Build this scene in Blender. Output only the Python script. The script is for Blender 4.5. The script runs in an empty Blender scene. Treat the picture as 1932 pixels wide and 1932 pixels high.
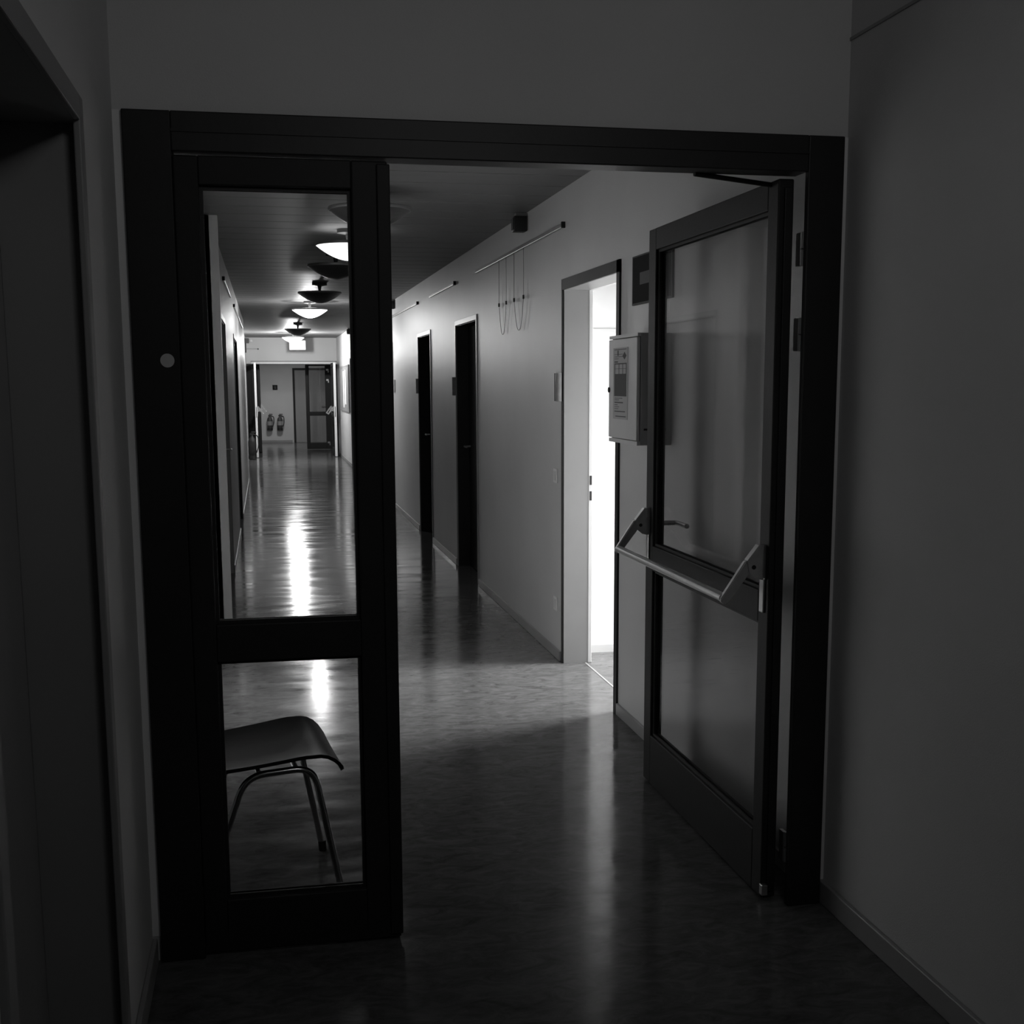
import bpy, bmesh, math, random
from mathutils import Vector, Matrix

S = bpy.context.scene
COL = S.collection
random.seed(4)

# ------------------------------------------------------------------ camera
R_, U_, F_ = Vector((0.979552, -0.201172, -0.002703)), Vector((0.032782, 0.146337, 0.988691)), Vector((0.198502, 0.968563, -0.14994))
cd = bpy.data.cameras.new('camera'); cam = bpy.data.objects.new('camera', cd); COL.objects.link(cam)
cam.matrix_world = Matrix(((R_.x, U_.x, -F_.x, -0.18689), (R_.y, U_.y, -F_.y, -3.35644), (R_.z, U_.z, -F_.z, 1.53504), (0, 0, 0, 1)))
cd.sensor_fit = 'HORIZONTAL'; cd.sensor_width = 36.0; cd.lens = 2387.37 / 1932 * 36
cd.shift_x = -(995.17 - 966) / 1932; cd.shift_y = (1086.79 - 966) / 1932
cd.clip_start = 0.05; cd.clip_end = 100
S.camera = cam

# ------------------------------------------------------------------ world, lights, exposure
w = bpy.data.worlds.new('world'); S.world = w; w.use_nodes = True
w.node_tree.nodes['Background'].inputs[0].default_value = (.5, .5, .5, 1)
w.node_tree.nodes['Background'].inputs[1].default_value = 0.02
S.view_settings.view_transform = 'Standard'; S.view_settings.look = 'None'
S.view_settings.exposure = 0.0; S.view_settings.gamma = 1.0; S.view_settings.use_curve_mapping = False
S.cycles.use_denoising = True
S.cycles.max_bounces = 10; S.cycles.diffuse_bounces = 6; S.cycles.glossy_bounces = 5; S.cycles.transparent_max_bounces = 16
S.cycles.sample_clamp_indirect = 4.0
S.cycles.caustics_reflective = False; S.cycles.caustics_refractive = False

def area(name, loc, target, sx, sy, power, spread=180):
    l = bpy.data.lights.new(name, 'AREA'); l.shape = 'RECTANGLE'; l.size = sx; l.size_y = sy; l.energy = power
    l.spread = math.radians(spread)
    o = bpy.data.objects.new(name, l); COL.objects.link(o); o.location = loc
    o.rotation_euler = (Vector(target) - Vector(loc)).to_track_quat('-Z', 'Z').to_euler()
    return o
# daylight through the window of the side room, and an unseen fill light added over the entrance space
area('side_room_daylight', (3.36, 3.2, 1.6), (.9, 2.9, .0), .62, 1.5, 165, 120)
area('entrance_fill', (.6, -2.95, 2.735), (.25, 0.0, 1.6), .7, .1, 3.6, 130)

# ------------------------------------------------------------------ materials
def mat(name, g, rough=.6, metal=0.0, bump=0.0, bscale=60, var=0.0, vscale=4, spec=.5, emit=0.0, stretch=None, coat=0.0):
    m = bpy.data.materials.new(name); m.use_nodes = True
    nt = m.node_tree; b = nt.nodes['Principled BSDF']
    c = (g, g, g, 1) if not isinstance(g, tuple) else (*g, 1)
    b.inputs['Base Color'].default_value = c
    b.inputs['Roughness'].default_value = rough; b.inputs['Metallic'].default_value = metal
    b.inputs['Specular IOR Level'].default_value = spec
    b.inputs['Coat Weight'].default_value = coat
    if emit: b.inputs['Emission Color'].default_value = (1, 1, 1, 1); b.inputs['Emission Strength'].default_value = emit
    tc = nt.nodes.new('ShaderNodeTexCoord'); mp = nt.nodes.new('ShaderNodeMapping')
    nt.links.new(tc.outputs['Object'], mp.inputs['Vector'])
    if stretch: mp.inputs['Scale'].default_value = stretch
    n2 = nt.nodes.new('ShaderNodeTexNoise'); n2.inputs['Scale'].default_value = vscale; n2.inputs['Detail'].default_value = 6
    nt.links.new(mp.outputs[0], n2.inputs['Vector'])
    mr = nt.nodes.new('ShaderNodeMapRange'); mr.inputs[1].default_value = .3; mr.inputs[2].default_value = .7
    v = max(var, .04)
    mr.inputs[3].default_value = max(0, c[0] * (1 - v)); mr.inputs[4].default_value = c[0] * (1 + v)
    nt.links.new(n2.outputs['Fac'], mr.inputs[0]); nt.links.new(mr.outputs[0], b.inputs['Base Color'])
    if bump:
        n = nt.nodes.new('ShaderNodeTexNoise'); n.inputs['Scale'].default_value = bscale; n.inputs['Detail'].default_value = 5
        nt.links.new(mp.outputs[0], n.inputs['Vector'])
        bp = nt.nodes.new('ShaderNodeBump'); bp.inputs['Strength'].default_value = bump; bp.inputs['Distance'].default_value = .01
        nt.links.new(n.outputs['Fac'], bp.inputs['Height']); nt.links.new(bp.outputs[0], b.inputs['Normal'])
    return m

def floor_mat():
    m = bpy.data.materials.new('linoleum'); m.use_nodes = True
    nt = m.node_tree; b = nt.nodes['Principled BSDF']; L = nt.links.new
    tc = nt.nodes.new('ShaderNodeTexCoord')
    a = nt.nodes.new('ShaderNodeTexNoise'); a.inputs['Scale'].default_value = 9; a.inputs['Detail'].default_value = 9; a.inputs['Roughness'].default_value = .7
    a.inputs['Distortion'].default_value = 1.2
    mp = nt.nodes.new('ShaderNodeMapping'); mp.inputs['Scale'].default_value = (1, 1.9, 1)
    L(tc.outputs['Object'], mp.inputs[0]); L(mp.outputs[0], a.inputs[0])
    r = nt.nodes.new('ShaderNodeMapRange'); r.inputs[1].default_value = .3; r.inputs[2].default_value = .72; r.inputs[3].default_value = .055; r.inputs[4].default_value = .15
    L(a.outputs['Fac'], r.inputs[0]); L(r.outputs[0], b.inputs['Base Color'])
    g = nt.nodes.new('ShaderNodeTexNoise'); g.inputs['Scale'].default_value = 3.0; g.inputs['Detail'].default_value = 8
    mp2 = nt.nodes.new('ShaderNodeMapping'); mp2.inputs['Scale'].default_value = (.8, 2.6, 1)
    L(tc.outputs['Object'], mp2.inputs[0]); L(mp2.outputs[0], g.inputs[0])
    r2 = nt.nodes.new('ShaderNodeMapRange'); r2.inputs[1].default_value = .35; r2.inputs[2].default_value = .65; r2.inputs[3].default_value = .08; r2.inputs[4].default_value = .19
    L(g.outputs['Fac'], r2.inputs[0]); L(r2.outputs[0], b.inputs['Roughness'])
    b.inputs['Specular IOR Level'].default_value = .08
    h = nt.nodes.new('ShaderNodeTexNoise'); h.inputs['Scale'].default_value = 2.2; h.inputs['Detail'].default_value = 6
    mp3 = nt.nodes.new('ShaderNodeMapping'); mp3.inputs['Scale'].default_value = (.7, 2.0, 1)
    L(tc.outputs['Object'], mp3.inputs[0]); L(mp3.outputs[0], h.inputs[0])
    bp = nt.nodes.new('ShaderNodeBump'); bp.inputs['Strength'].default_value = .2; bp.inputs['Distance'].default_value = .005
    L(h.outputs['Fac'], bp.inputs['Height']); L(bp.outputs[0], b.inputs['Normal'])
    return m

def glass_mat(name='pane_glass', tint=.93):
    m = bpy.data.materials.new(name); m.use_nodes = True
    nt = m.node_tree; nt.nodes.clear(); L = nt.links.new
    o = nt.nodes.new('ShaderNodeOutputMaterial'); mx = nt.nodes.new('ShaderNodeMixShader')
    t = nt.nodes.new('ShaderNodeBsdfTransparent'); t.inputs[0].default_value = (tint, tint, tint, 1)
    g = nt.nodes.new('ShaderNodeBsdfGlossy'); g.inputs['Roughness'].default_value = .02
    f = nt.nodes.new('ShaderNodeFresnel')
    ge = nt.nodes.new('ShaderNodeNewGeometry'); io = nt.nodes.new('ShaderNodeMapRange')   # a thin pane reflects alike from either side
    io.inputs[3].default_value = 1.45; io.inputs[4].default_value = 1 / 1.45
    L(ge.outputs['Backfacing'], io.inputs[0]); L(io.outputs[0], f.inputs[0])
    L(f.outputs[0], mx.inputs[0]); L(t.outputs[0], mx.inputs[1]); L(g.outputs[0], mx.inputs[2]); L(mx.outputs[0], o.inputs[0])
    return m

M = dict(
    wall=mat('wall_paint', .60, .42, spec=.28, bump=.12, bscale=220, var=.05, vscale=1.5),
    dimwall=mat('entrance_wall_paint', .62, .8, bump=.12, bscale=220, var=.05, vscale=1.5),
    white=mat('white_paint', .8, .5), niche=mat('niche_paint', .74, .5),
    ceil=mat('metal_ceiling_panel', .17, .5, metal=.0, var=.06, vscale=2, stretch=(.6, 5, 1)),
    backing=mat('ceiling_backing', .03, .9),
    floor=floor_mat(),
    base=mat('baseboard_plastic', .3, .35, var=.06),
    frame=mat('dark_frame_metal', .020, .45, spec=.28, var=.08, vscale=8, bump=.04),
    leaf=mat('dark_leaf_metal', .024, .5, spec=.18, var=.08, vscale=8, bump=.04),
    black=mat('black_rubber', .012, .6),
    doordark=mat('doorway_darkness', .008, .55),  # doorway darkness put into the colour of leaf and reveal
    casing=mat('steel_door_casing', .26, .4),
    gdoor=mat('grey_door_leaf', .3, .5, var=.06, vscale=2, stretch=(4, 4, .3)),
    reveal=mat('grey_reveal', .24, .5),
    alu=mat('brushed_aluminium', .55, .3, metal=.9, var=.08, vscale=30),
    chrome=mat('chrome_tube', .65, .16, metal=1),
    cabinet=mat('cabinet_enamel', .62, .45, var=.05),
    cabdark=mat('cabinet_side_enamel', .4, .5, var=.05),
    paper=mat('paper', .46, .8), ink=mat('printed_ink', .12, .8), dink=mat('dark_ink', .07, .7),
    sign=mat('dark_sign', .02, .8, spec=.1), signlight=mat('sign_symbol', .12, .7, spec=.2), signedge=mat('sign_edge', .1, .7, spec=.2),
    lampbody=mat('lamp_bowl', .07, .35), lamprim=mat('lamp_rim', .35, .5, metal=.9),
    lampon=mat('lamp_bowl_lit', .8, .4, emit=2.0), lampon2=mat('lamp_bowl_bright', .8, .4, emit=7.0),
    seat=mat('seat_shell', .012, .5, spec=.1, var=.2, vscale=5, stretch=(1, 8, 1)), 
    cord=mat('grey_cord', .09, .7), rail=mat('picture_rail_metal', .4, .3, metal=.6),
    box=mat('black_plastic_box', .015, .5), plastic=mat('white_plastic', .7, .35),
    ext=mat('extinguisher_red', .06, .35), extlabel=mat('extinguisher_label', .3, .6),
    sticker=mat('round_sticker', .55, .6), seam=mat('weld_seam', .42, .5),
    illum=mat('illuminated_sign_face', .8, .5, emit=.35),
    glass=glass_mat(),
)

# ------------------------------------------------------------------ mesh helpers
def nb(): return bmesh.new()
def box(bm, x0, x1, y0, y1, z0, z1, bev=0, mt=None):
    xs = sorted((x0, x1)); ys = sorted((y0, y1)); zs = sorted((z0, z1))
    v = [bm.verts.new((x, y, z)) for x in xs for y in ys for z in zs]
    fs = [(0, 1, 3, 2), (4, 6, 7, 5), (0, 4, 5, 1), (2, 3, 7, 6), (0, 2, 6, 4), (1, 5, 7, 3)]
    F = [bm.faces.new([v[i] for i in f]) for f in fs]
    if bev:
        E = list({e for f in F for e in f.edges})
        bmesh.ops.bevel(bm, geom=E, offset=bev, segments=2, affect='EDGES', profile=.5)
    return bm
def bxo(*a, **k): return box(nb(), *a, **k)
def prism(bm, pts, axis, a, b):
    """extrude a 2-D outline along an axis; pts are the two other coordinates in order"""
    def mk(p, t):
        return {0: (t, p[0], p[1]), 1: (p[0], t, p[1]), 2: (p[0], p[1], t)}[axis]
    A = [bm.verts.new(mk(p, a)) for p in pts]; B = [bm.verts.new(mk(p, b)) for p in pts]
    n = len(pts)
    bm.faces.new(A); bm.faces.new(B[::-1])
    for i in range(n): bm.faces.new([A[i], B[i], B[(i + 1) % n], A[(i + 1) % n]])
    return bm
def tube(bm, pts, r, seg=12, ry=None, up=Vector((0, 0, 1))):
    pts = [Vector(p) for p in pts]; rings = []
    n = len(pts); prev = None
    for i, p in enumerate(pts):
        t = (pts[min(i + 1, n - 1)] - pts[max(i - 1, 0)]).normalized()
        if prev is None:
            a = t.orthogonal().normalized() if abs(t.dot(up)) > .95 else t.cross(up).normalized()
        else:
            a = (prev - t * prev.dot(t)).normalized()
        prev = a; b = t.cross(a)
        rr = r[i] if isinstance(r, (list, tuple)) else r
        q = (ry if ry else rr)
        rings.append([bm.verts.new(p + a * math.cos(2 * math.pi * k / seg) * rr + b * math.sin(2 * math.pi * k / seg) * q) for k in range(seg)])
    for i in range(n - 1):
        for k in range(seg):
            bm.faces.new([rings[i][k], rings[i][(k + 1) % seg], rings[i + 1][(k + 1) % seg], rings[i + 1][k]])
    bm.faces.new(rings[0][::-1]); bm.faces.new(rings[-1])
    return bm
def lathe(bm, prof, c=(0, 0, 0), seg=40, sy=1):
    c = Vector(c); rings = []
    for r, z in prof:
        if r < 1e-5: rings.append([bm.verts.new(c + Vector((0, 0, z)))])
        else: rings.append([bm.verts.new(c + Vector((r * math.cos(2 * math.pi * k / seg), sy * r * math.sin(2 * math.pi * k / seg), z))) for k in range(seg)])
    for A, B in zip(rings, rings[1:]):
        for k in range(seg):
            k2 = (k + 1) % seg
            if len(A) == 1 and len(B) == 1: continue
            if len(A) == 1: bm.faces.new([A[0], B[k], B[k2]])
            elif len(B) == 1: bm.faces.new([A[k], A[k2], B[0]])
            else: bm.faces.new([A[k], A[k2], B[k2], B[k]])
    return bm
def smooth_path(pts, n=6):
    """round the corners of a polyline: each inner point given as (x,y,z,r)"""
    out = [Vector(pts[0][:3])]
    for i in range(1, len(pts) - 1):
        p = Vector(pts[i][:3]); r = pts[i][3] if len(pts[i]) > 3 else 0
        a = (Vector(pts[i - 1][:3]) - p).normalized(); b = (Vector(pts[i + 1][:3]) - p).normalized()
        if r == 0: out.append(p); continue
        A = p + a * r; B = p + b * r
        for k in range(n + 1):
            t = k / n; out.append(A * (1 - t) ** 2 + p * 2 * t * (1 - t) + B * t * t)
    out.append(Vector(pts[-1][:3]))
    return out
def obj(name, bm, m, parent=None, smooth=False, label=None):
    bmesh.ops.recalc_face_normals(bm, faces=bm.faces)
    me = bpy.data.meshes.new(name); bm.to_mesh(me); bm.free()
    me.materials.append(M[m] if isinstance(m, str) else m)
    if smooth:
        for p in me.polygons: p.use_smooth = True
        me.set_sharp_from_angle(angle=math.radians(smooth if smooth > 1 else 40))
    o = bpy.data.objects.new(name, me); COL.objects.link(o)
    if parent:
        o.parent = parent; o.matrix_parent_inverse = Matrix.Translation(parent.location).inverted() if parent.type == 'EMPTY' and not parent.parent else Matrix.Identity(4)
    if label: o['label'] = label
    return o
def sub(name, bm, m, parent, smooth=False, label=None):
    """a sub-part below a part: world coordinates kept"""
    o = obj(name, bm, m, None, smooth, label); o.parent = parent
    bpy.context.view_layer.update()
    o.matrix_parent_inverse = parent.matrix_world.inverted()
    return o
def tag(o, label, cat, group=None, kind=None):
    o['label'] = label; o['category'] = cat
    if group: o['group'] = group
    if kind: o['kind'] = kind
    return o
def thing(name, loc, label, cat, group=None, kind=None):
    o = bpy.data.objects.new(name, None); COL.objects.link(o); o.location = loc; o.empty_display_size = .1
    return tag(o, label, cat, group, kind)
def struct(name, bm, m, label, cat, smooth=False):
    return tag(obj(name, bm, m, None, smooth), label, cat, kind='structure')
def dup(root, shift, label=None, group=None):
    def rec(o, par):
        c = o.copy(); COL.objects.link(c)
        if par: c.parent = par; c.matrix_parent_inverse = o.matrix_parent_inverse.copy()
        for ch in o.children: rec(ch, c)
        return c
    r = rec(root, None); r.location = Vector(root.location) + Vector(shift)
    if label: r['label'] = label
    if group: r['group'] = group
    return r

WR, WL, WL2, HC, YE = 1.389, -.487, -.565, 2.553, 25.25
NL = -.60      # left wall of the niche behind the partition
RR, RL = 1.40, -.53   # walls of the entrance space

# ------------------------------------------------------------------ floor, ceilings
struct('floor', bxo(-1.6, 6, -7.2, 33, -.12, 0), 'floor', 'dark mottled polished linoleum floor running down the corridor', 'floor')
bm = nb(); box(bm, -1.6, 3.2, .12, 33, HC + .03, HC + .12)
o = struct('ceiling', bm, 'backing', 'dark void above the metal corridor ceiling panels', 'ceiling')
bm = nb(); y = .20; P = .345
while y < YE:
    y1 = min(y + P - .014, YE)
    prism(bm, [(y, HC), (y1, HC), (y1 + .006, HC + .012), (y1 + .006, HC + .03), (y - .006, HC + .03), (y - .006, HC + .012)], 0, -.66, WR + .0)
    y += P
struct('ceiling', bm, 'ceil', 'grey metal panel ceiling of the corridor with cross joints', 'ceiling')
struct('ceiling', bxo(RL - .3, RR + .2, -7.2, .12, 2.75, 2.9), 'dimwall', 'plain ceiling over the dim entrance space', 'ceiling')
struct('ceiling', bxo(-1.6, 3.2, YE + .12, 32, 2.5, 2.56), 'white', 'ceiling of the far lobby beyond the end wall', 'ceiling')

# ------------------------------------------------------------------ walls
# corridor right wall with door openings
DR = [(2.27, 3.353), (6.20, 7.28), (8.93, 9.95), (12.65, 13.65), (19.6, 20.75)]
ZD = 2.04
def wall_y(bm, x0, x1, ya, yb, z1, openings, zd=ZD):
    y = ya
    for a, b in openings:
        box(bm, x0, x1, y, a, 0, z1); box(bm, x0, x1, a, b, zd, z1); y = b
    box(bm, x0, x1, y, yb, 0, z1)
    return bm
struct('wall_right', wall_y(nb(), WR, WR + .13, .10, YE, 2.66, DR), 'wall', 'long right corridor wall with a row of door openings', 'wall')
struct('wall_left', wall_y(nb(), WL - .16, WL, 4.77, 17.5, 2.66, [(5.35, 7.25), (10.2, 11.6)]), 'wall', 'left corridor wall seen through the glazed fixed leaf', 'wall')
struct('wall_left', bxo(WL2 - .1, WL2, 17.5, YE, 0, 2.66), 'wall', 'far end of the left corridor wall near the end doors', 'wall')
bm = nb(); box(bm, NL - .12, NL, .10, 4.77, 0, 2.66); box(bm, NL - .12, WL + .05, 4.77, 4.85, 0, 2.66)
struct('wall_left', bm, 'niche', 'short niche wall left of the chair behind the glazed leaf', 'wall')
# cross wall around the partition
bm = nb()
box(bm, RL - .05, RR + .05, 0.0, .12, 2.197, 2.76)
box(bm, RL - .05, -.505, 0.0, .12, 0, 2.2); box(bm, 1.383, RR + .05, 0.0, .12, 0, 2.2)
box(bm, NL - .12, RL - .05, .02, .12, 0, 2.66); 
struct('wall_front', bm, 'dimwall', 'plain cross wall above the dark partition frame', 'wall')
# entrance space
struct('wall_right', bxo(RR, RR + .12, -7.2, 0, 0, 2.76), 'dimwall', 'bare foreground wall at the right edge', 'wall')
bm = nb(); box(bm, RL - .16, RL, -.645, .0, 0, 2.76); box(bm, RL - .16, RL, -1.75, -.645, 2.09, 2.76); box(bm, RL - .16, RL, -7.2, -1.75, 0, 2.76)
struct('wall_left', bm, 'dimwall', 'foreground wall strip between left door and partition frame', 'wall')
struct('wall_back', bxo(RL - .16, RR + .1, -7.3, -7.2, 0, 2.76), 'dimwall', 'closing wall of the entrance space behind the viewer', 'wall')
# end wall with opening
bm = nb()
box(bm, WL2 - .1, 1.52, YE, YE + .12, 2.03, 2.66); box(bm, WL2 - .1, -.44, YE, YE + .12, 0, 2.03); box(bm, 1.36, 1.52, YE, YE + .12, 0, 2.03)
struct('wall_back', bm, 'wall', 'bright end wall above the far double doors', 'wall')
# far lobby
struct('wall_back', bxo(-1.6, 3.2, 31.35, 31.5, 0, 2.6), 'wall', 'grey lobby wall behind the two fire extinguishers', 'wall')
struct('wall_left', bxo(-1.6, -1.48, YE + .12, 31.4, 0, 2.6), 'wall', 'left side wall of the far lobby', 'wall')
struct('wall_right', bxo(3.08, 3.2, YE + .12, 31.4, 0, 2.6), 'wall', 'right side wall of the far lobby', 'wall')
# bright side room
struct('wall_front', bxo(WR + .13, 3.5, 3.6, 3.7, 0, 2.6), 'white', 'overexposed white wall inside the bright side room', 'wall')
bm = nb(); box(bm, 3.4, 3.5, .4, 2.86, 0, 2.6); box(bm, 3.4, 3.5, 3.54, 3.7, 0, 2.6); box(bm, 3.4, 3.5, 2.86, 3.54, 0, .82); box(bm, 3.4, 3.5, 2.86, 3.54, 2.38, 2.6)
struct('wall_right', bm, 'white', 'window wall of the bright side room', 'wall')
struct('wall_back', bxo(WR + .13, 3.5, .4, .5, 0, 2.6), 'white', 'near wall of the bright side room', 'wall')
struct('ceiling', bxo(WR + .13, 3.5, .4, 3.7, 2.6, 2.7), 'white', 'ceiling of the bright side room', 'ceiling')
bm = nb(); box(bm, WR + .14, 3.4, 3.585, 3.6, 0, .045); box(bm, WR + .14, 3.4, 3.592, 3.6, .045, .052)
struct('baseboard_front', bm, 'cabinet', 'pale baseboard at the foot of the side room wall', 'baseboard')
struct('trim_1', bxo(WR + .14, 3.4, 3.58, 3.6, 1.815, 1.84, bev=.003), 'cabinet', 'thin white ledge across the overexposed side room wall', 'trim')
struct('trim_2', bxo(WR + .118, WR + .128, 2.30, 3.33, .0, .002), 'base', 'light weld seam in the floor of the bright doorway', 'trim')

# baseboards
def bb(name, boxes, m='base', label=''):
    bm = nb()
    for b in boxes:
        x0, x1, y0, y1 = b; box(bm, x0, x1, y0, y1, 0, .055, bev=.003)
    return struct(name, bm, m, label, 'baseboard')
segs = []; y = .12
for a, b in DR: segs.append((WR - .012, WR, y, a - .05)); y = b + .05
segs.append((WR - .012, WR, y, YE))
bb('baseboard_right', segs, label='baseboard along the right corridor wall between doors')
bb('baseboard_left', [(WL, WL + .012, 4.86, 5.28), (WL, WL + .012, 7.33, 10.15), (WL, WL + .012, 11.66, 17.5)], label='baseboard along the left corridor wall behind the glass')
def bb2(name, x0, x1, y0, y1, label):
    bm = nb(); box(bm, x0, x1, y0, y1, 0, .07, bev=.004); return struct(name, bm, 'base', label, 'baseboard')
bb2('baseboard_right', RR - .014, RR, -7.2, -.002, 'grey baseboard at the foot of the right foreground wall')
bb2('baseboard_left', RL, RL + .014, -.60, -.012, 'short baseboard between left door and partition frame')
bb2('baseboard_back', -1.48, .50, 31.335, 31.35, 'dark baseboard under the two fire extinguishers')
struct('trim_3', bxo(RR - .004, RR, -7.2, -.001, 2.452, 2.460), 'base', 'thin horizontal joint line high on the right foreground wall', 'trim')

# ------------------------------------------------------------------ corridor doors in the side walls, doorway darkness painted black
def side_door(n, side, a, b, leafm, casem, label, deep=.10, zt=ZD, leaf=True, x=None, lever=True):
    s = 1 if side == 'R' else -1
    X = x if x is not None else (WR if side == 'R' else WL)
    t = thing('door_%d' % n, (X, (a + b) / 2, 0), label, 'door', kind='structure')
    o0, o1 = X - s * .008, X + s * .145          # casing wraps the wall edge
    cw = .035
    bm = nb()
    box(bm, o0, o1, a - .02, a + .016, 0, zt + .015, bev=.002); box(bm, o0, o1, b - .016, b + .02, 0, zt + .015, bev=.002)
    box(bm, o0, o1, a + .016, b - .016, zt - .025, zt + .015, bev=.002)
    obj('door_casing', bm, casem, t)
    bm = nb(); i0, i1 = X + s * .002, X + s * .146
    box(bm, i0, i1, a + .016, a + .021, 0, zt - .025); box(bm, i0, i1, b - .021, b - .016, 0, zt - .025); box(bm, i0, i1, a + .016, b - .016, zt - .030, zt - .025)
    obj('door_reveal', bm, leafm, t)
    if leaf:
        d = obj('door_leaf', bxo(X + s * deep, X + s * (deep + .04), a + .022, b - .022, .006, zt - .032, bev=.002), leafm, t)
        if lever:
            bm = nb(); hx = X + s * (deep - .05)
            tube(bm, [(X + s * deep, b - .09, 1.02), (hx, b - .09, 1.02), (hx, b - .2, 1.02)], .009)
            sub('lever_handle', bm, 'alu', d, True)
    return t
side_door(3, 'R', *DR[1], 'doordark', 'casing', 'second dark doorway along the right wall, with a pale lintel edge')
side_door(4, 'R', *DR[2], 'doordark', 'casing', 'third and smaller dark doorway along the right wall')
side_door(5, 'R', *DR[3], 'doordark', 'casing', 'dark doorway on the right wall hidden behind the fixed leaf')
side_door(6, 'R', *DR[4], 'doordark', 'casing', 'black door at the far right just before the notice board')
side_door(7, 'L', 10.2, 11.6, 'doordark', 'casing', 'tall black door on the left wall seen through glass')
side_door(8, 'L', 5.35, 7.25, 'gdoor', 'casing', 'wide grey door on the left wall nearest the glass', deep=.03)

# bright open doorway (door_2): casing, strike plates
a, b = DR[0]
t = thing('door_2', (WR, (a + b) / 2, 0), 'open doorway blazing with daylight in the right wall', 'door', kind='structure')
bm = nb()
for (y0, y1) in ((a - .045, a + .004), (b - .004, b + .008)):
    box(bm, WR - .010, WR + .002, y0, y1, 0, 2.085)
box(bm, WR - .010, WR + .002, a - .045, b + .008, 2.03, 2.085)
obj('door_casing', bm, 'leaf', t, label='dark face strip around the bright opening')
bm = nb()
box(bm, WR + .001, WR + .139, b - .010, b, 0, 2.04); box(bm, WR + .001, WR + .139, a, a + .010, 0, 2.04); box(bm, WR + .001, WR + .139, a, b, 2.03, 2.04)
obj('door_reveal', bm, 'casing', t)
fr = obj('door_rebate', box(box(nb(), WR + .139, WR + .16, b - .012, b + .03, 0, 2.05, bev=.002), WR + .139, WR + .16, a, b, 2.03, 2.06, bev=.002), 'plastic', t)
for z0, z1 in ((.99, 1.04), (.905, .955)):
    sub('strike_plate', bxo(WR + .145, WR + .157, b - .0135, b - .011, z0, z1), 'black', fr, label='black strike plate')
lf = obj('door_leaf', bxo(WR + .16, WR + 1.15, a - .06, a - .02, .006, 2.03, bev=.003), 'white', t)
bm = nb(); tube(bm, [(WR + 1.06, a - .02, 1.03), (WR + 1.06, a + .03, 1.03), (WR + .94, a + .03, 1.03)], .01); sub('lever_handle', bm, 'alu', lf, True)
# window of the side room
t = thing('window_1', (3.4, 3.2, .82), 'daylit window of the side room beyond the bright doorway', 'window', kind='structure')
bm = nb()
for y0, y1, z0, z1 in ((2.86, 2.90, .82, 2.38), (3.50, 3.54, .82, 2.38), (2.90, 3.50, .82, .86), (2.90, 3.50, 2.34, 2.38)):
    box(bm, 3.42, 3.48, y0, y1, z0, z1)
obj('window_frame', bm, 'white', t)
obj('window_pane', bxo(3.445, 3.45, 2.90, 3.50, .86, 2.34), 'glass', t)

# ------------------------------------------------------------------ left foreground door (door_1)
t = thing('door_1', (RL, -1.2, 0), 'deep grey doorway cropped at the left edge of the foreground', 'door', kind='structure')
bm = nb()
box(bm, RL - .002, RL + .012, -.695, -.645, 0, 2.09, bev=.003); box(bm, RL - .002, RL + .012, -1.80, -.695, 2.04, 2.09, bev=.003); box(bm, RL - .002, RL + .012, -1.80, -1.75, 0, 2.04, bev=.003)
obj('door_casing', bm, 'reveal', t)
bm = nb()
box(bm, RL - .155, RL, -.655, -.645, 0, 2.04); box(bm, RL - .155, RL, -1.75, -.655, 2.04, 2.09); box(bm, RL - .155, RL, -1.75, -1.74, 0, 2.04)
obj('door_reveal', bm, 'reveal', t)
d = obj('door_leaf', bxo(RL - .20, RL - .155, -1.74, -.655, .006, 2.04, bev=.003), 'gdoor', t)
bm = nb(); tube(bm, [(RL - .155, -1.66, 1.04), (RL - .10, -1.66, 1.04), (RL - .10, -1.54, 1.04)], .01); sub('lever_handle', bm, 'alu', d, True)

# ------------------------------------------------------------------ near partition: frame
XL, XR, HT, HI = -.508, 1.385, 2.20, 2.104
t = thing('door_frame', (.43, 0, 0), 'wide dark metal frame spanning the cross wall opening', 'door frame')
obj('jamb', bxo(XL, -.393, -.018, .07, 0, HT, bev=.003), 'frame', t)
obj('jamb', bxo(1.281, XR, -.018, .006, 0, HT, bev=.003), 'frame', t)
hd = obj('header', box(box(nb(), -.393, 1.281, -.018, .07, HI, HT, bev=.003), -.393, 1.281, -.022, -.018, 2.150, 2.156), 'frame', t)
bm = nb(); box(bm, XR - .004, RR, -.003, .004, .07, 2.2); box(bm, RL, XL + .004, -.003, .004, .07, 2.2)
obj('lit_wall_strip', bm, 'white', t, label='lit strip of cross wall beside the jambs, painted white')  # light on the narrow strip of cross wall, painted white
tube(bm := nb(), [(-.424, -.018, 1.596), (-.424, -.0205, 1.596)], .0172, seg=28)
tag(obj('round_sticker', bm, 'sticker', smooth=30), 'small pale round sticker on the dark left frame post', 'sticker')

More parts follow.
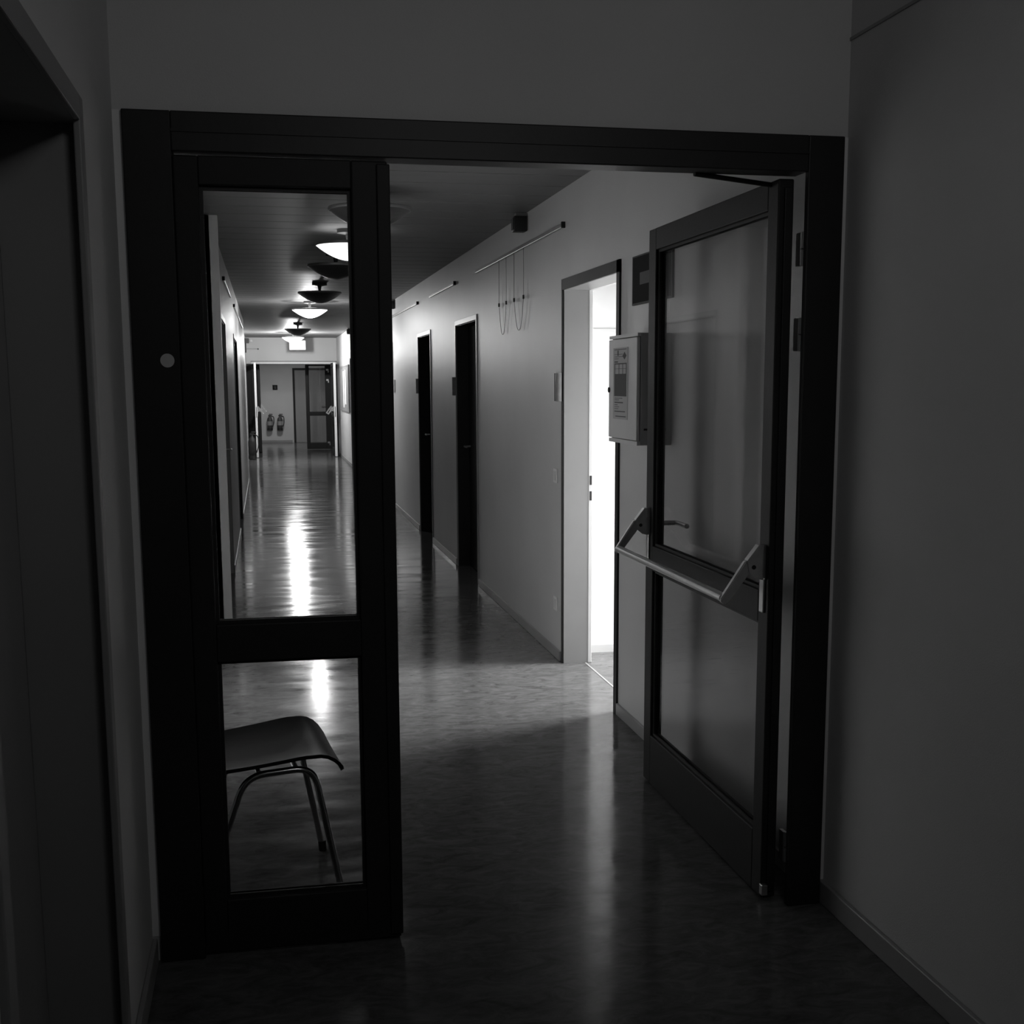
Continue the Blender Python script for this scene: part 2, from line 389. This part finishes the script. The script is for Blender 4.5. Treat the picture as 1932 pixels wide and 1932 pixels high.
def glazed_leaf(name, place, wdt, ztop, stiles, label, flip=1, panic=False, thick=.06, glass_at=.5, m='leaf', gtint='glass', rails=(.0, .17, .835, .925, 2.015), fitcat='door'):
    """a leaf in local coordinates: x along its width from the hinge, y thickness, z up; place maps to the world"""
    t = thing(name, place((0, 0, 0)), label, fitcat, kind='structure')
    s0, s1 = stiles; zl, zb, m0, m1, zt = rails
    def P(name, bm, mt, parent=None, smooth=False, label=None):
        for v in bm.verts: v.co = place(tuple(v.co))
        if parent: return sub(name, bm, mt, parent, smooth, label)
        return obj(name, bm, mt, t, smooth, label)
    zb0 = .008
    bm = nb()
    box(bm, 0, s0, 0, thick, zb0, ztop, bev=.004); box(bm, wdt - s1, wdt, 0, thick, zb0, ztop, bev=.004)
    box(bm, s0, wdt - s1, 0, thick, zb0, zb, bev=.003); box(bm, s0, wdt - s1, 0, thick, m0, m1, bev=.003); box(bm, s0, wdt - s1, 0, thick, zt, ztop, bev=.003)
    P('leaf_frame', bm, m)
    g = thick * glass_at
    bm = nb()
    for za, zc in ((zb, m0), (m1, zt)):
        q = .009
        for yy in (g - .012, g + .006):
            box(bm, s0, s0 + q, yy, yy + .006, za, zc); box(bm, wdt - s1 - q, wdt - s1, yy, yy + .006, za, zc)
            box(bm, s0 + q, wdt - s1 - q, yy, yy + .006, za, za + q); box(bm, s0 + q, wdt - s1 - q, yy, yy + .006, zc - q, zc)
    P('glazing_seal', bm, 'black')
    for za, zc in ((zb, m0), (m1, zt)):
        P('glass_pane', bxo(s0 + .002, wdt - s1 - .002, g - .003, g + .003, za + .002, zc - .002), gtint)
    return t, P

# fixed left leaf: closed, in the plane of the frame
W1 = .137 + .393
fix, PF = glazed_leaf('door_9', lambda p: Vector((-.393 + p[0], -.004 + p[1], p[2])), W1, 2.098, (.061, .092),
    'narrow dark fixed leaf with two glass panes in front of the chair', rails=(0, .1555, .814, .913, 2.0276))
PF('cover_strip', box(nb(), W1 - .028, W1 + .006, -.008, .0, .02, 2.09, bev=.003), 'leaf')
PF('kick_rebate', box(nb(), .0, W1, -.002, .0, .012, .035), 'black')
# active right leaf: standing open at a right angle into the corridor
HX = 1.2214
act, PA = glazed_leaf('door_10', lambda p: Vector((HX + p[1], .045 + p[0], p[2])), 1.215, 2.094, (.075, .085),
    'dark glazed door leaf with push bar standing wide open', rails=(0, .198, .838, .932, 2.017), glass_at=.5, thick=.046)
PA('cover_strip', box(nb(), -.010, .0, .016, .040, .03, 2.07, bev=.002), 'frame')
bt = PA('edge_bolt', box(nb(), -.018, .004, -.003, .016, .02, .052, bev=.002), 'alu', label='bright bolt end at the leaf foot')
for zc in (1.903, 1.67, .172):
    h = bm = nb()
    def cyl(bm, z0, z1): tube(bm, [(1.2885, -.010 + .028, z0), (1.2885, .018, z1)], .0075, seg=14)
    cyl(bm, zc + .002, zc + .046); cyl(bm, zc - .046, zc - .002); box(bm, 1.279, 1.289, .02, .05, zc - .045, zc + .045)
    obj('hinge', bm, 'alu', act, True)
# panic push bar
def panic_bar(parent, x, ya, yb, s=-1, small=False, zoff=0):
    """x: leaf face, s: side it stands out to, ya/yb: bracket positions"""
    bx_, bz = x + s * .118, .918 + zoff
    bm = nb(); tube(bm, [(bx_, ya + .004, bz), (bx_, yb - .004, bz)], .0165, seg=20, ry=.013)
    bar = obj('push_bar', bm, 'alu', parent, 40)
    for yy, d in ((ya, 1), (yb, -1)):
        # bracket: bevelled housing on the leaf
        prof = [(x, 1.072), (x + s * .022, 1.072), (x + s * .056, 1.028), (x + s * .05, .992), (x + s * .03, .975), (x, .968)]
        bm = prism(nb(), [(a_, b_ + zoff) for a_, b_ in prof], 1, yy - .013, yy + .013)
        br = sub('bracket', bm, 'alu', bar, label='bevelled end bracket')
        bm = nb(); box(bm, x - .0 * s, x + s * .007, yy - .016, yy + .016, .872 + zoff, .975 + zoff, bev=.003)
        sub('back_plate', bm, 'alu', bar)
        bm = nb(); tube(bm, [(x + s * .036, yy - .0145, 1.008 + zoff), (x + s * .036, yy + .0145, 1.008 + zoff)], .0065, seg=14)
        sub('pivot', bm, 'black', bar, True)
        # arm
        A = Vector((x + s * .046, yy, 1.018 + zoff)); B = Vector((bx_, yy, bz))
        dd = (B - A).normalized(); nn = Vector((-dd.z, 0, dd.x))
        pts = [A + nn * .017, A - nn * .017, B - nn * .012 + dd * .012, B + dd * .018, B + nn * .013 + dd * .010]
        bm = prism(nb(), [(p.x, p.z) for p in pts], 1, yy - .010, yy + .010)
        bmesh.ops.bevel(bm, geom=bm.edges[:], offset=.003, segments=2, affect='EDGES')
        sub('arm', bm, 'alu', bar)
    return bar
panic_bar(act, HX, .082, 1.222)
# lever on the far face of the open leaf
bm = nb(); tube(bm, smooth_path([(HX + .046, 1.225, 1.012), (HX + .11, 1.225, 1.012, .015), (HX + .11, 1.10, 1.012)]), .0095); 
obj('lever_handle', bm, 'alu', act, 40)
bm = nb(); box(bm, HX + .046, HX + .052, 1.205, 1.245, .86, 1.06, bev=.003); obj('lock_plate', bm, 'alu', act)
# closer arm
bm = nb(); tube(bm, [(.98, .055, 2.101), (1.222, .10, 2.085)], .007, seg=8)
obj('closer_arm', bm, 'frame', act)

# ------------------------------------------------------------------ far door sets
t2, P2 = glazed_leaf('door_11', lambda p: Vector((-.354 - p[1], YE - p[0], p[2])), 1.05, 2.0, (.09, .09), 'far left leaf opened back against the corridor wall', thick=.048, m='leaf', rails=(0, .17, .83, .92, 1.92))
t3, P3 = glazed_leaf('door_12', lambda p: Vector((1.25 + p[1], YE - p[0], p[2])), 1.05, 2.0, (.09, .09), 'far right leaf opened back against the corridor wall', thick=.055, m='leaf', rails=(0, .17, .83, .92, 1.92))
for P_, th in ((P2, .048), (P3, .055)):
    e = P_('lit_edge_cap', box(nb(), 1.05, 1.054, .002, th - .002, .01, 1.998), 'white', label='free edge of the leaf, painted white as lit')  # light falling on the free edge is painted white here
    P_('lock_strip', box(nb(), 1.054, 1.057, th * .35, th * .6, .85, 1.07), 'black')
panic_bar(t2, -.354, YE - 1.0, YE - .1, s=1); panic_bar(t3, 1.25, YE - 1.0, YE - .1, s=-1)
t = thing('door_frame', (.45, YE, 0), 'pale frame head over the far double doors', 'door frame')
obj('header', bxo(-.46, 1.37, YE - .02, YE + .10, 1.985, 2.035, bev=.003), 'white', t)
obj('header_dark_strip', bxo(-.47, 1.385, YE - .024, YE - .0, 2.035, 2.047), 'frame', t)  # thin dark strip along the top of the header
obj('jamb', bxo(-.46, -.402, YE - .02, YE + .10, 0, 1.985, bev=.003), 'frame', t); obj('jamb', bxo(1.31, 1.42, YE - .06, YE + .10, 0, 1.985, bev=.003), 'frame', t)
obj('shade_panel', bxo(WL2 + .001, -.462, YE - .03, YE - .001, 0, 1.99), 'leaf', t)  # added dark sheet standing in for shade beside the open leaf
YP = 27.5
t = thing('door_frame', (.5, YP, 0), 'black frame of the farthest glazed partition', 'door frame')
obj('jamb', bxo(-.42, -.29, YP, YP + .07, 0, 2.1), 'frame', t); obj('jamb', bxo(1.39, 1.50, YP, YP + .07, 0, 2.1), 'frame', t); obj('header', bxo(-.29, 1.39, YP, YP + .07, 2.01, 2.1), 'frame', t)
t4, P4 = glazed_leaf('door_13', lambda p: Vector((.765 + p[0], YP + p[1], p[2])), .625, 2.005, (.075, .155), 'farthest black leaf with two panes beside the grey lobby door', m='frame', rails=(0, .15, .81, .89, 1.985))
for z in (1.88, 1.64, .16):
    bm = nb(); box(bm, .49, .545, -.02, 0, z - .015, z + .025); box(bm, .53, .55, -.02, 0, z - .06, z - .015)
    P4('hinge', bm, 'alu')
t5, P5 = glazed_leaf('door_14', lambda p: Vector((-.29 - p[1], YP - p[0], p[2])), 1.15, 2.0, (.09, .09), 'far black leaf opened toward the corridor at left', m='frame', rails=(0, .15, .81, .89, 1.92))
panic_bar(t5, -.29, YP - 1.1, YP - .1, s=1)
# lobby door on the back wall
t = thing('door_15', (1.0, 31.35, 0), 'flat grey door in the lobby wall behind the farthest glazed leaf', 'door', kind='structure')
bm = nb(); box(bm, .545, .60, 31.32, 31.36, 0, 1.975, bev=.003); box(bm, 1.50, 1.555, 31.32, 31.36, 0, 1.975, bev=.003); box(bm, .60, 1.50, 31.32, 31.36, 1.92, 1.975, bev=.003)
obj('door_casing', bm, 'leaf', t)
d = obj('door_leaf', bxo(.60, 1.50, 31.335, 31.352, .006, 1.92), 'gdoor', t)
bm = nb(); tube(bm, [(1.40, 31.33, .97), (1.40, 31.28, .97), (1.28, 31.28, .97)], .011); sub('lever_handle', bm, 'alu', d, True)

# ------------------------------------------------------------------ chair in the niche
def chair(loc, ang):
    root = thing('stackable_chair', (loc[0], loc[1], 0), 'dark moulded shell chair on chrome tube legs behind the lower glass pane', 'chair')
    c, s = math.cos(ang), math.sin(ang)
    def tf(p): return Vector((loc[0] + p[0] * c - p[1] * s, loc[1] + p[0] * s + p[1] * c, p[2]))
    def mk(name, bm, m, smooth=False, parent=None, label=None):
        for v in bm.verts: v.co = tf(v.co)
        return sub(name, bm, m, parent, smooth, label) if parent else obj(name, bm, m, root, smooth, label)
    def shell(rows, th=.011, nx=17):
        """rows: (x, z, halfwidth, side curl, normal) across y"""
        bm = nb(); top = []; bot = []
        for (x, z, hw, curl, nxn, nzn) in rows:
            T = []; Bq = []
            for j in range(nx):
                u = -1 + 2 * j / (nx - 1); k = abs(u) ** 3 * curl
                p = Vector((x + nxn * k, hw * u, z + nzn * k)); T.append(bm.verts.new(p)); Bq.append(bm.verts.new(p - Vector((nxn, 0, nzn)) * th))
            top.append(T); bot.append(Bq)
        n = len(rows)
        for i in range(n - 1):
            for j in range(nx - 1):
                bm.faces.new([top[i][j], top[i + 1][j], top[i + 1][j + 1], top[i][j + 1]]); bm.faces.new([bot[i][j], bot[i][j + 1], bot[i + 1][j + 1], bot[i + 1][j]])
            for j in (0, nx - 1): bm.faces.new([top[i][j], bot[i][j], bot[i + 1][j], top[i + 1][j]])
        for i in (0, n - 1):
            for j in range(nx - 1): bm.faces.new([top[i][j], top[i][j + 1], bot[i][j + 1], bot[i][j]])
        return bm
    rows = []
    N = 22
    for i in range(N + 1):       # front lip (waterfall) to the rear of the seat, rounded outline
        t = i / N
        if t < .22:
            q = t / .22; x = .235 - .075 * (q ** 1.3); z = .385 + .058 * math.sin(q * math.pi / 2); nx_, nz_ = (1 - q) * .8, .45 + q * .55
        else:
            q = (t - .22) / .78; x = .16 - .37 * q; z = .443 - .040 * math.sin(q * 1.35); nx_, nz_ = 0, 1
        hw = .232 - .035 * max(0, t - .3) ** 1.2
        if t < .16: hw *= math.sqrt(max(0, 1 - ((.16 - t) / .22) ** 2))
        l = math.hypot(nx_, nz_)
        rows.append((x, z, hw, .022 * min(1, t * 3), nx_ / l, nz_ / l))
    for i in range(1, 5):          # sweep up into the lumbar
        a = i / 4 * 1.1; rows.append((-.21 - .07 * math.sin(a), .404 + .07 * (1 - math.cos(a)), .205 - .012 * i, .022, math.sin(a), math.cos(a)))
    st = mk('seat', shell(rows), 'seat', 50)
    rb = []
    for i in range(13):            # backrest panel
        t = i / 12; z = .56 + .27 * t; x = -.275 - .085 * t + .02 * math.sin(t * math.pi)
        hw = .205 * math.sqrt(max(.1, 1 - (abs(2 * t - 1) ** 3.5) * .45)); rb.append((x, z, hw, .035, .95, .25))
    mk('backrest', shell(rb), 'seat', 50)
    for sgn in (-1, 1):
        y = sgn * .185
        pts = smooth_path([(.215, y * 1.08, .004), (.140, y * 1.0, .408, .06), (-.06, y * .98, .396, .06), (-.205, y * 1.06, .004)], 8)
        mk('leg_frame', tube(nb(), pts, .0105, 14), 'chrome', 60)
        pts = smooth_path([(-.12, y * .96, .386), (-.235, y * .94, .385, .05), (-.285, y * .86, .56, .04), (-.352, y * .8, .80)], 8)
        mk('back_tube', tube(nb(), pts, .009, 12), 'chrome', 60)
        for x in (.215, -.205):
            f = (1.08 if x > 0 else 1.06) * y
            mk('foot_cap', tube(nb(), [(x, f, .0), (x * .985, f * .992, .035)], .0135, 12), 'black', 40)
    for x in (.09, -.02):
        mk('cross_bar', tube(nb(), [(x, -.182, .402), (x, .182, .402)], .009, 10), 'chrome', 60)
    return root
chair((-.24, .515), math.radians(6))

# ------------------------------------------------------------------ dome ceiling lamps
def dome(y, kind, label, x=.39):
    t = thing('ceiling_lamp', (x, y, HC), label, 'ceiling lamp', 'dome lamps down the corridor ceiling')
    obj('canopy', lathe(nb(), [(0, -.0), (.075, -.0), (.075, -.025), (.02, -.034), (.012, -.085), (0, -.085)], (x, y, HC), 32), 'lampbody', t, 40)
    zr = -.098
    pr = [(.0, zr - .105)] + [(.213 * a / 12, zr - .105 + .095 * (a / 12) ** 1.8) for a in range(1, 13)]
    pr += [(.213, zr + .004), (.16, zr + .012), (0, zr + .016)]
    bowl = obj('lamp_bowl', lathe(nb(), pr, (x, y, HC), 56), {'off': 'lampbody', 'dim': 'lampon', 'on': 'lampon2'}[kind], t, 50)
    bm = lathe(nb(), [(.213, zr - .010), (.219, zr - .010), (.221, zr + .0), (.219, zr + .008), (.205, zr + .008), (.213, zr - .010)], (x, y, HC), 56)
    sub('rim', bm, 'lamprim', bowl, 60)
    return t
def lamp_light(x, y, power, r=.18, down=True):
    l = bpy.data.lights.new('lamp_glow', 'AREA' if down else 'POINT'); l.energy = power
    if down: l.shape = 'DISK'; l.size = r * 2
    else: l.shadow_soft_size = .05
    o = bpy.data.objects.new('lamp_glow', l); COL.objects.link(o); o.location = (x, y, HC - .215 if down else HC - .27)
LAMPS = [(3.60, 'off', 'unlit dome lamp nearest the partition, partly behind the leaf stile'), (5.35, 'dim', 'nearest lit dome lamp, cut by the leaf stile'),
         (6.9, 'off', 'dark dome lamp just beyond the nearest lit one'), (9.9, 'off', 'unlit dome lamp in front of the middle glowing lamp'),
         (12.8, 'on', 'brightly lit dome lamp halfway down the corridor'), (18.6, 'off', 'small dark dome lamp before the end wall'),
         (22.3, 'on', 'farthest lit dome lamp beside the end wall')]
for y, k, lab in LAMPS: dome(y, k, lab)
lamp_light(.39, 5.35, 1.6); lamp_light(.39, 12.8, 34, down=False); lamp_light(.39, 22.3, 170, down=False)
dome(29.3, 'dim', 'added unseen dome lamp brightening the far lobby', x=.4)
lamp_light(.4, 29.3, 30)  # lamp added out of view to brighten the lobby wall

# ------------------------------------------------------------------ wall fittings
def name_plate(yc, label):
    t = thing('door_sign_holder', (WR, yc, 1.515), label, 'door sign', 'metal name holders beside the doors')
    y0, y1, z0, z1 = yc - .105, yc + .105, 1.442, 1.594
    obj('back_plate', bxo(WR - .006, WR, y0, y1, z0, z1, bev=.001), 'sign', t)
    c = yc - .045
    pts = [(WR - .004, c - .052)] + [(WR - .006 - .026 * math.sin(a * math.pi / 10), c - .05 + .1 * a / 10) for a in range(0, 11)] + [(WR - .004, c + .052)]
    obj('curved_cover', prism(nb(), pts, 2, z0, z1), 'alu', t, 40)
    obj('name_slot', bxo(WR - .009, WR - .006, yc + .012, yc + .082, z0 + .004, z1 - .004), 'black', t)
    return t
np0 = name_plate(3.445, 'metal door sign holder beside the bright open doorway')
dup(np0, (0, 7.37 - 3.445, 0), 'metal door sign holder beside the second dark doorway')
dup(np0, (0, 10.03 - 3.445, 0), 'metal door sign holder beside the third dark doorway')
dup(np0, (0, 12.5 - 3.445, 0), 'metal door sign holder at the edge of the fixed leaf')

def sensor(y, label):
    t = thing('wall_loudspeaker', (WR, y, 2.44), label, 'loudspeaker', 'small black boxes below the ceiling on the right wall')
    obj('housing', bxo(WR - .085, WR - .004, y - .045, y + .045, 2.44, 2.53, bev=.008), 'box', t, 30)
    obj('bracket', bxo(WR - .07, WR, y - .03, y + .03, 2.53, 2.548), 'reveal', t)
    obj('front_grille', bxo(WR - .089, WR - .085, y - .032, y + .032, 2.452, 2.518, bev=.001), 'black', t)
    return t
s0 = sensor(4.33, 'small black loudspeaker box above the picture rail nearest the viewer')
dup(s0, (0, 12.3 - 4.33, 0), 'small black loudspeaker box touching the leaf stile')
dup(s0, (0, 20.2 - 4.33, 0), 'small black loudspeaker box at the far right before the end wall')
t = thing('emergency_light', (WL2, 24.0, 2.4), 'dark box fitting high on the left wall by the far doors', 'light fitting')
obj('housing', bxo(WL2, WL2 + .09, 23.9, 24.0, 2.39, 2.49, bev=.005), 'box', t); obj('lens', bxo(WL2 + .09, WL2 + .16, 23.92, 23.98, 2.405, 2.475, bev=.012), 'casing', t)
t = thing('door_closer_rod', (WL2, 24.1, 2.28), 'thin horizontal rod reaching out over the far left leaf', 'rod')
obj('wall_bracket', bxo(WL2, WL2 + .03, 24.07, 24.13, 2.2, 2.42), 'frame', t)
bm = nb(); tube(bm, [(WL2 + .03, 24.1, 2.285), (-.30, 24.1, 2.28)], .006); tube(bm, [(WL2 + .03, 24.1, 2.265), (-.30, 24.1, 2.272)], .004); obj('rod', bm, 'casing', t)
bm = nb(); tube(bm, [(-.31, 24.1, 2.277), (-.285, 24.1, 2.277)], .015); obj('rod_end', bm, 'black', t)

def rail(x, s, y0, y1, label, z=2.363):
    t = thing('picture_rail', (x, (y0 + y1) / 2, z), label, 'picture rail', 'picture rails along the corridor walls')
    obj('rail_bar', bxo(x - s * .018, x - s * .002, y0, y1, z - .012, z + .010, bev=.002), 'rail', t)
    obj('end_cap', bxo(x - s * .021, x, y0 - .006, y0 + .012, z - .016, z + .016, bev=.002), 'black', t)
rail(WR, 1, 3.32, 6.15, 'long picture rail above the hanging cords on the right wall')
rail(WR, 1, 7.25, 8.87, 'short bright picture rail between the two dark doorways')
rail(WR, 1, 9.88, 12.75, 'picture rail on the right wall beyond the third doorway')
rail(WL, -1, 7.1, 9.2, 'nearer picture rail on the left corridor wall')
rail(WL, -1, 10.6, 15.9, 'farther picture rail on the left corridor wall')
def cord(ya, yb, zl, label):
    t = thing('picture_hanging_line', (WR - .012, ya, 2.06), label, 'cord', 'loops of cord hanging from the picture rail')
    x = WR - .010; pts = [(x, ya, 2.352), (x, ya, 2.21), (x, ya + .004, 2.07)]
    ym = (ya + yb) / 2
    for i in range(1, 14):
        q = i / 14; pts.append((x, ya + (yb - ya) * q, 2.07 - (2.07 - zl) * (1 - abs(2 * q - 1) ** 2.4)))
    pts += [(x, yb, 2.07), (x, yb - .004, 2.2), (x, yb, 2.352)]
    obj('cord_loop', tube(nb(), pts, .0015, 6), 'cord', t)
    for yy in (ya, yb):
        obj('hook', box(nb(), x - .006, x + .004, yy - .008, yy + .008, 2.05, 2.074, bev=.002), 'black', t)
cord(5.21, 4.95, 1.862, 'left loop of thin cord hanging under the long picture rail')
cord(4.68, 4.38, 1.868, 'right loop of thin cord hanging under the long picture rail')

def switch(y, z, h, label, cat, nm):
    t = thing(nm, (WR, y, z), label, cat)
    obj('plate', bxo(WR - .009, WR, y - .04, y + .04, z - h / 2, z + h / 2, bev=.003), 'white', t)
    obj('rocker', bxo(WR - .013, WR - .009, y - .026, y + .026, z - h * .32, z + h * .32, bev=.002), 'plastic', t)
switch(3.525, 1.03, .08, 'light switch on the right wall left of the bright doorway', 'switch', 'light_switch')
switch(3.52, .31, .08, 'wall socket low beside the bright doorway', 'socket', 'wall_socket')
switch(12.9, .32, .08, 'tiny wall socket at the edge of the fixed leaf', 'socket', 'wall_socket')

# key / hydrant cabinet on the wall behind the open leaf
X0 = 1.245
t = thing('wall_cabinet', (1.32, 1.69, 1.29), 'grey enamel wall cabinet with posted notice behind the open leaf', 'wall cabinet')
obj('body', bxo(X0 + .016, WR, 1.48, 1.90, 1.293, 1.733, bev=.003), 'cabdark', t)
d = obj('door_panel', bxo(X0, X0 + .014, 1.484, 1.90, 1.312, 1.717, bev=.003), 'cabinet', t)
for z0, z1 in ((1.720, 1.733), (1.293, 1.309)): obj('face_rail', bxo(X0 + .002, X0 + .016, 1.48, 1.90, z0, z1), 'cabinet', t)
tube(bm := nb(), [(X0 - .006, 1.884, 1.510), (X0, 1.884, 1.510)], .011, 16); sub('lock', bm, 'black', d, True)
tube(bm := nb(), [(1.33, 1.474, 1.320), (1.33, 1.481, 1.320)], .017, 20); obj('end_knob', bm, 'black', t, True)
obj('end_slot', bxo(1.275, 1.365, 1.4785, 1.481, 1.352, 1.360), 'black', t)
# notice on the cabinet
def ypix(u): return 1.90 - (u - 85) / (480 - 85) * .40
def zpix(v): return 1.717 - (v - 170) / (1660 - 170) * .405
t = thing('posted_notice', (X0, 1.69, 1.5), 'tall printed notice on the wall cabinet front', 'notice')
obj('sheet', bxo(X0 - .0015, X0 - .0003, ypix(375), ypix(160), zpix(1370), zpix(300)), 'paper', t)
def lines(name, L):
    bm = nb()
    for u0, u1, v0, v1 in L: box(bm, X0 - .0022, X0 - .0015, ypix(u1), ypix(u0), zpix(v1), zpix(v0))
    obj(name, bm, 'ink', t)
lines('printed_heading', ((180, 355, 322, 332), (225, 240, 340, 420), (180, 300, 395, 402), (180, 300, 430, 438), (180, 240, 460, 468), (180, 230, 500, 520)))
lines('printed_grid', ((180, 360, 530, 548), (180, 190, 540, 690), (350, 360, 540, 690), (180, 350, 610, 616), (245, 252, 540, 690), (300, 306, 540, 690)))
lines('printed_lines', ((185, 300, 1050, 1060), (185, 250, 1075, 1085), (185, 310, 1110, 1128), (185, 230, 1150, 1160), (185, 250, 1180, 1188), (185, 240, 1210, 1218), (185, 340, 1245, 1260), (200, 350, 1320, 1335)))
obj('dark_block', bxo(X0 - .0023, X0 - .0015, ypix(358), ypix(180), zpix(1025), zpix(690)), 'dink', t, label='dark printed block in the middle of the notice')
bm = prism(nb(), [(ypix(300), zpix(425)), (ypix(328), zpix(370)), (ypix(356), zpix(425)), (ypix(328), zpix(480))], 0, X0 - .0023, X0 - .0015); obj('diamond_mark', bm, 'dink', t)

# dark sign above the cabinet
t = thing('escape_sign', (WR, 1.74, 1.97), 'dark rectangular sign with pale bar above the wall cabinet', 'sign')
obj('plate', bxo(WR - .010, WR, 1.47, 2.02, 1.868, 2.073, bev=.001), 'signedge', t)
f = obj('dark_face', bxo(WR - .012, WR - .010, 1.485, 2.003, 1.876, 2.066), 'sign', t)
bm = nb(); box(bm, WR - .0132, WR - .012, 1.56, 1.895, 1.948, 1.998); box(bm, WR - .0132, WR - .012, 1.56, 1.62, 1.92, 2.025)
obj('pale_bar', bm, 'signlight', t)

# ------------------------------------------------------------------ far fittings
t = thing('hanging_exit_sign', (.51, 24.0, 2.25), 'blank bright hanging sign box before the end wall', 'sign')
obj('sign_box', bxo(.345, .68, 23.97, 24.03, 2.262, 2.45, bev=.004), 'illum', t)
obj('bottom_edge', bxo(.345, .68, 23.968, 24.032, 2.254, 2.261), 'casing', t)
for x in (.42, .60):
    bm = nb(); tube(bm, [(x, 24.0, 2.45), (x, 24.0, HC)], .004); obj('suspension_rod', bm, 'casing', t)

def extinguisher(x, y, z0, h, r, label, group=None, wall=1):
    t = thing('fire_extinguisher', (x, y, z0), label, 'fire extinguisher', group)
    k = h
    obj('cylinder', lathe(nb(), [(0, 0), (r * .8, 0), (r, .02), (r, k * .62), (r * .8, k * .74), (r * .35, k * .8), (r * .3, k * .86), (0, k * .86)], (x, y, z0), 24), 'ext' if z0 > .1 else 'black', t, 50)
    obj('base_ring', lathe(nb(), [(r * .6, -.001), (r * 1.03, -.001), (r * 1.03, k * .12), (r * .6, k * .12)], (x, y, z0), 24), 'black', t, 50)
    obj('valve', box(box(nb(), x - r * .5, x + r * .5, y - .018, y + .018, z0 + k * .86, z0 + k * .93, bev=.004), x - r * .2, x + r * 1.1, y - .012, y + .012, z0 + k * .95, z0 + k, bev=.004), 'black', t)
    pts = smooth_path([(x + r * .4, y - .02, z0 + k * .9), (x + r * 1.5, y - .03, z0 + k * .84, .05), (x + r * 1.55, y - .03, z0 + k * .45, .06), (x + r * 1.0, y - .05, z0 + k * .22)], 6)
    obj('hose', tube(nb(), pts, .011, 10), 'black', t, 60)
    if z0 > .1: obj('label_band', lathe(nb(), [(r * 1.0, k * .3), (r * 1.012, k * .3), (r * 1.012, k * .55), (r * 1.0, k * .55)], (x, y, z0), 24), 'extlabel', t, 50)
    obj('wall_bracket', bxo(x - r * .5, x + r * .5, y + r * .6, y + r + .012, z0 + k * .5, z0 + k * .6), 'black', t)
    return t
extinguisher(-.085, 31.26, .34, .43, .072, 'left of two wall-hung extinguishers in the far lobby', 'extinguishers on the lobby wall')
extinguisher(.18, 31.26, .34, .43, .072, 'right of two wall-hung extinguishers in the far lobby', 'extinguishers on the lobby wall')
extinguisher(-.478, 23.6, .02, .56, .082, 'large black extinguisher against the far left leaf edge')
t = thing('extinguisher_sign', (.08, 31.35, 1.46), 'small dark square sign above the two extinguishers', 'sign')
obj('plate', bxo(.018, .146, 31.342, 31.35, 1.40, 1.53), 'sign', t)
bm = nb(); tube(bm, smooth_path([(.105, 31.340, 1.425), (.11, 31.340, 1.50, .02), (.06, 31.340, 1.50, .02), (.062, 31.340, 1.44)]), .006, 6); box(bm, .075, .098, 31.338, 31.342, 1.425, 1.48)
obj('symbol', bm, 'signlight', t)

# notice board and posters on the far right wall, dark panel on the left wall
t = thing('notice_board', (WR, 22.35, 1.45), 'long notice board on the right wall near the end doors', 'notice board')
obj('board', bxo(WR - .02, WR, 21.0, 23.8, 1.03, 1.89, bev=.003), 'reveal', t)
bm = nb(); box(bm, WR - .028, WR, 20.98, 21.01, 1.01, 1.91); box(bm, WR - .028, WR, 23.79, 23.82, 1.01, 1.91); box(bm, WR - .028, WR, 21.01, 23.79, 1.01, 1.035); box(bm, WR - .028, WR, 21.01, 23.79, 1.885, 1.91)
obj('board_frame', bm, 'casing', t)
for i, (y0, y1, z0, z1, mt, lab) in enumerate([(21.15, 21.6, 1.1, 1.85, 'gdoor', 'grey poster at the near end of the notice board'), (21.8, 22.2, 1.15, 1.82, 'white', 'white poster second along the notice board'),
        (22.4, 22.75, 1.08, 1.8, 'white', 'white poster third along the notice board'), (23.0, 23.5, 1.1, 1.84, 'gdoor', 'grey poster at the far end of the notice board')]):
    tag(obj('poster', bxo(WR - .024, WR - .0205, y0, y1, z0, z1), mt), lab, 'poster', 'posters on the notice board')
t = thing('wall_panel', (WL2, 18.1, 1.5), 'dark tall panel on the far left wall', 'panel')
obj('panel_face', bxo(WL2, WL2 + .03, 17.9, 19.2, .8, 2.09, bev=.004), 'leaf', t)
obj('panel_edge', bxo(WL2 + .03, WL2 + .034, 17.95, 19.15, .85, 2.04), 'frame', t)
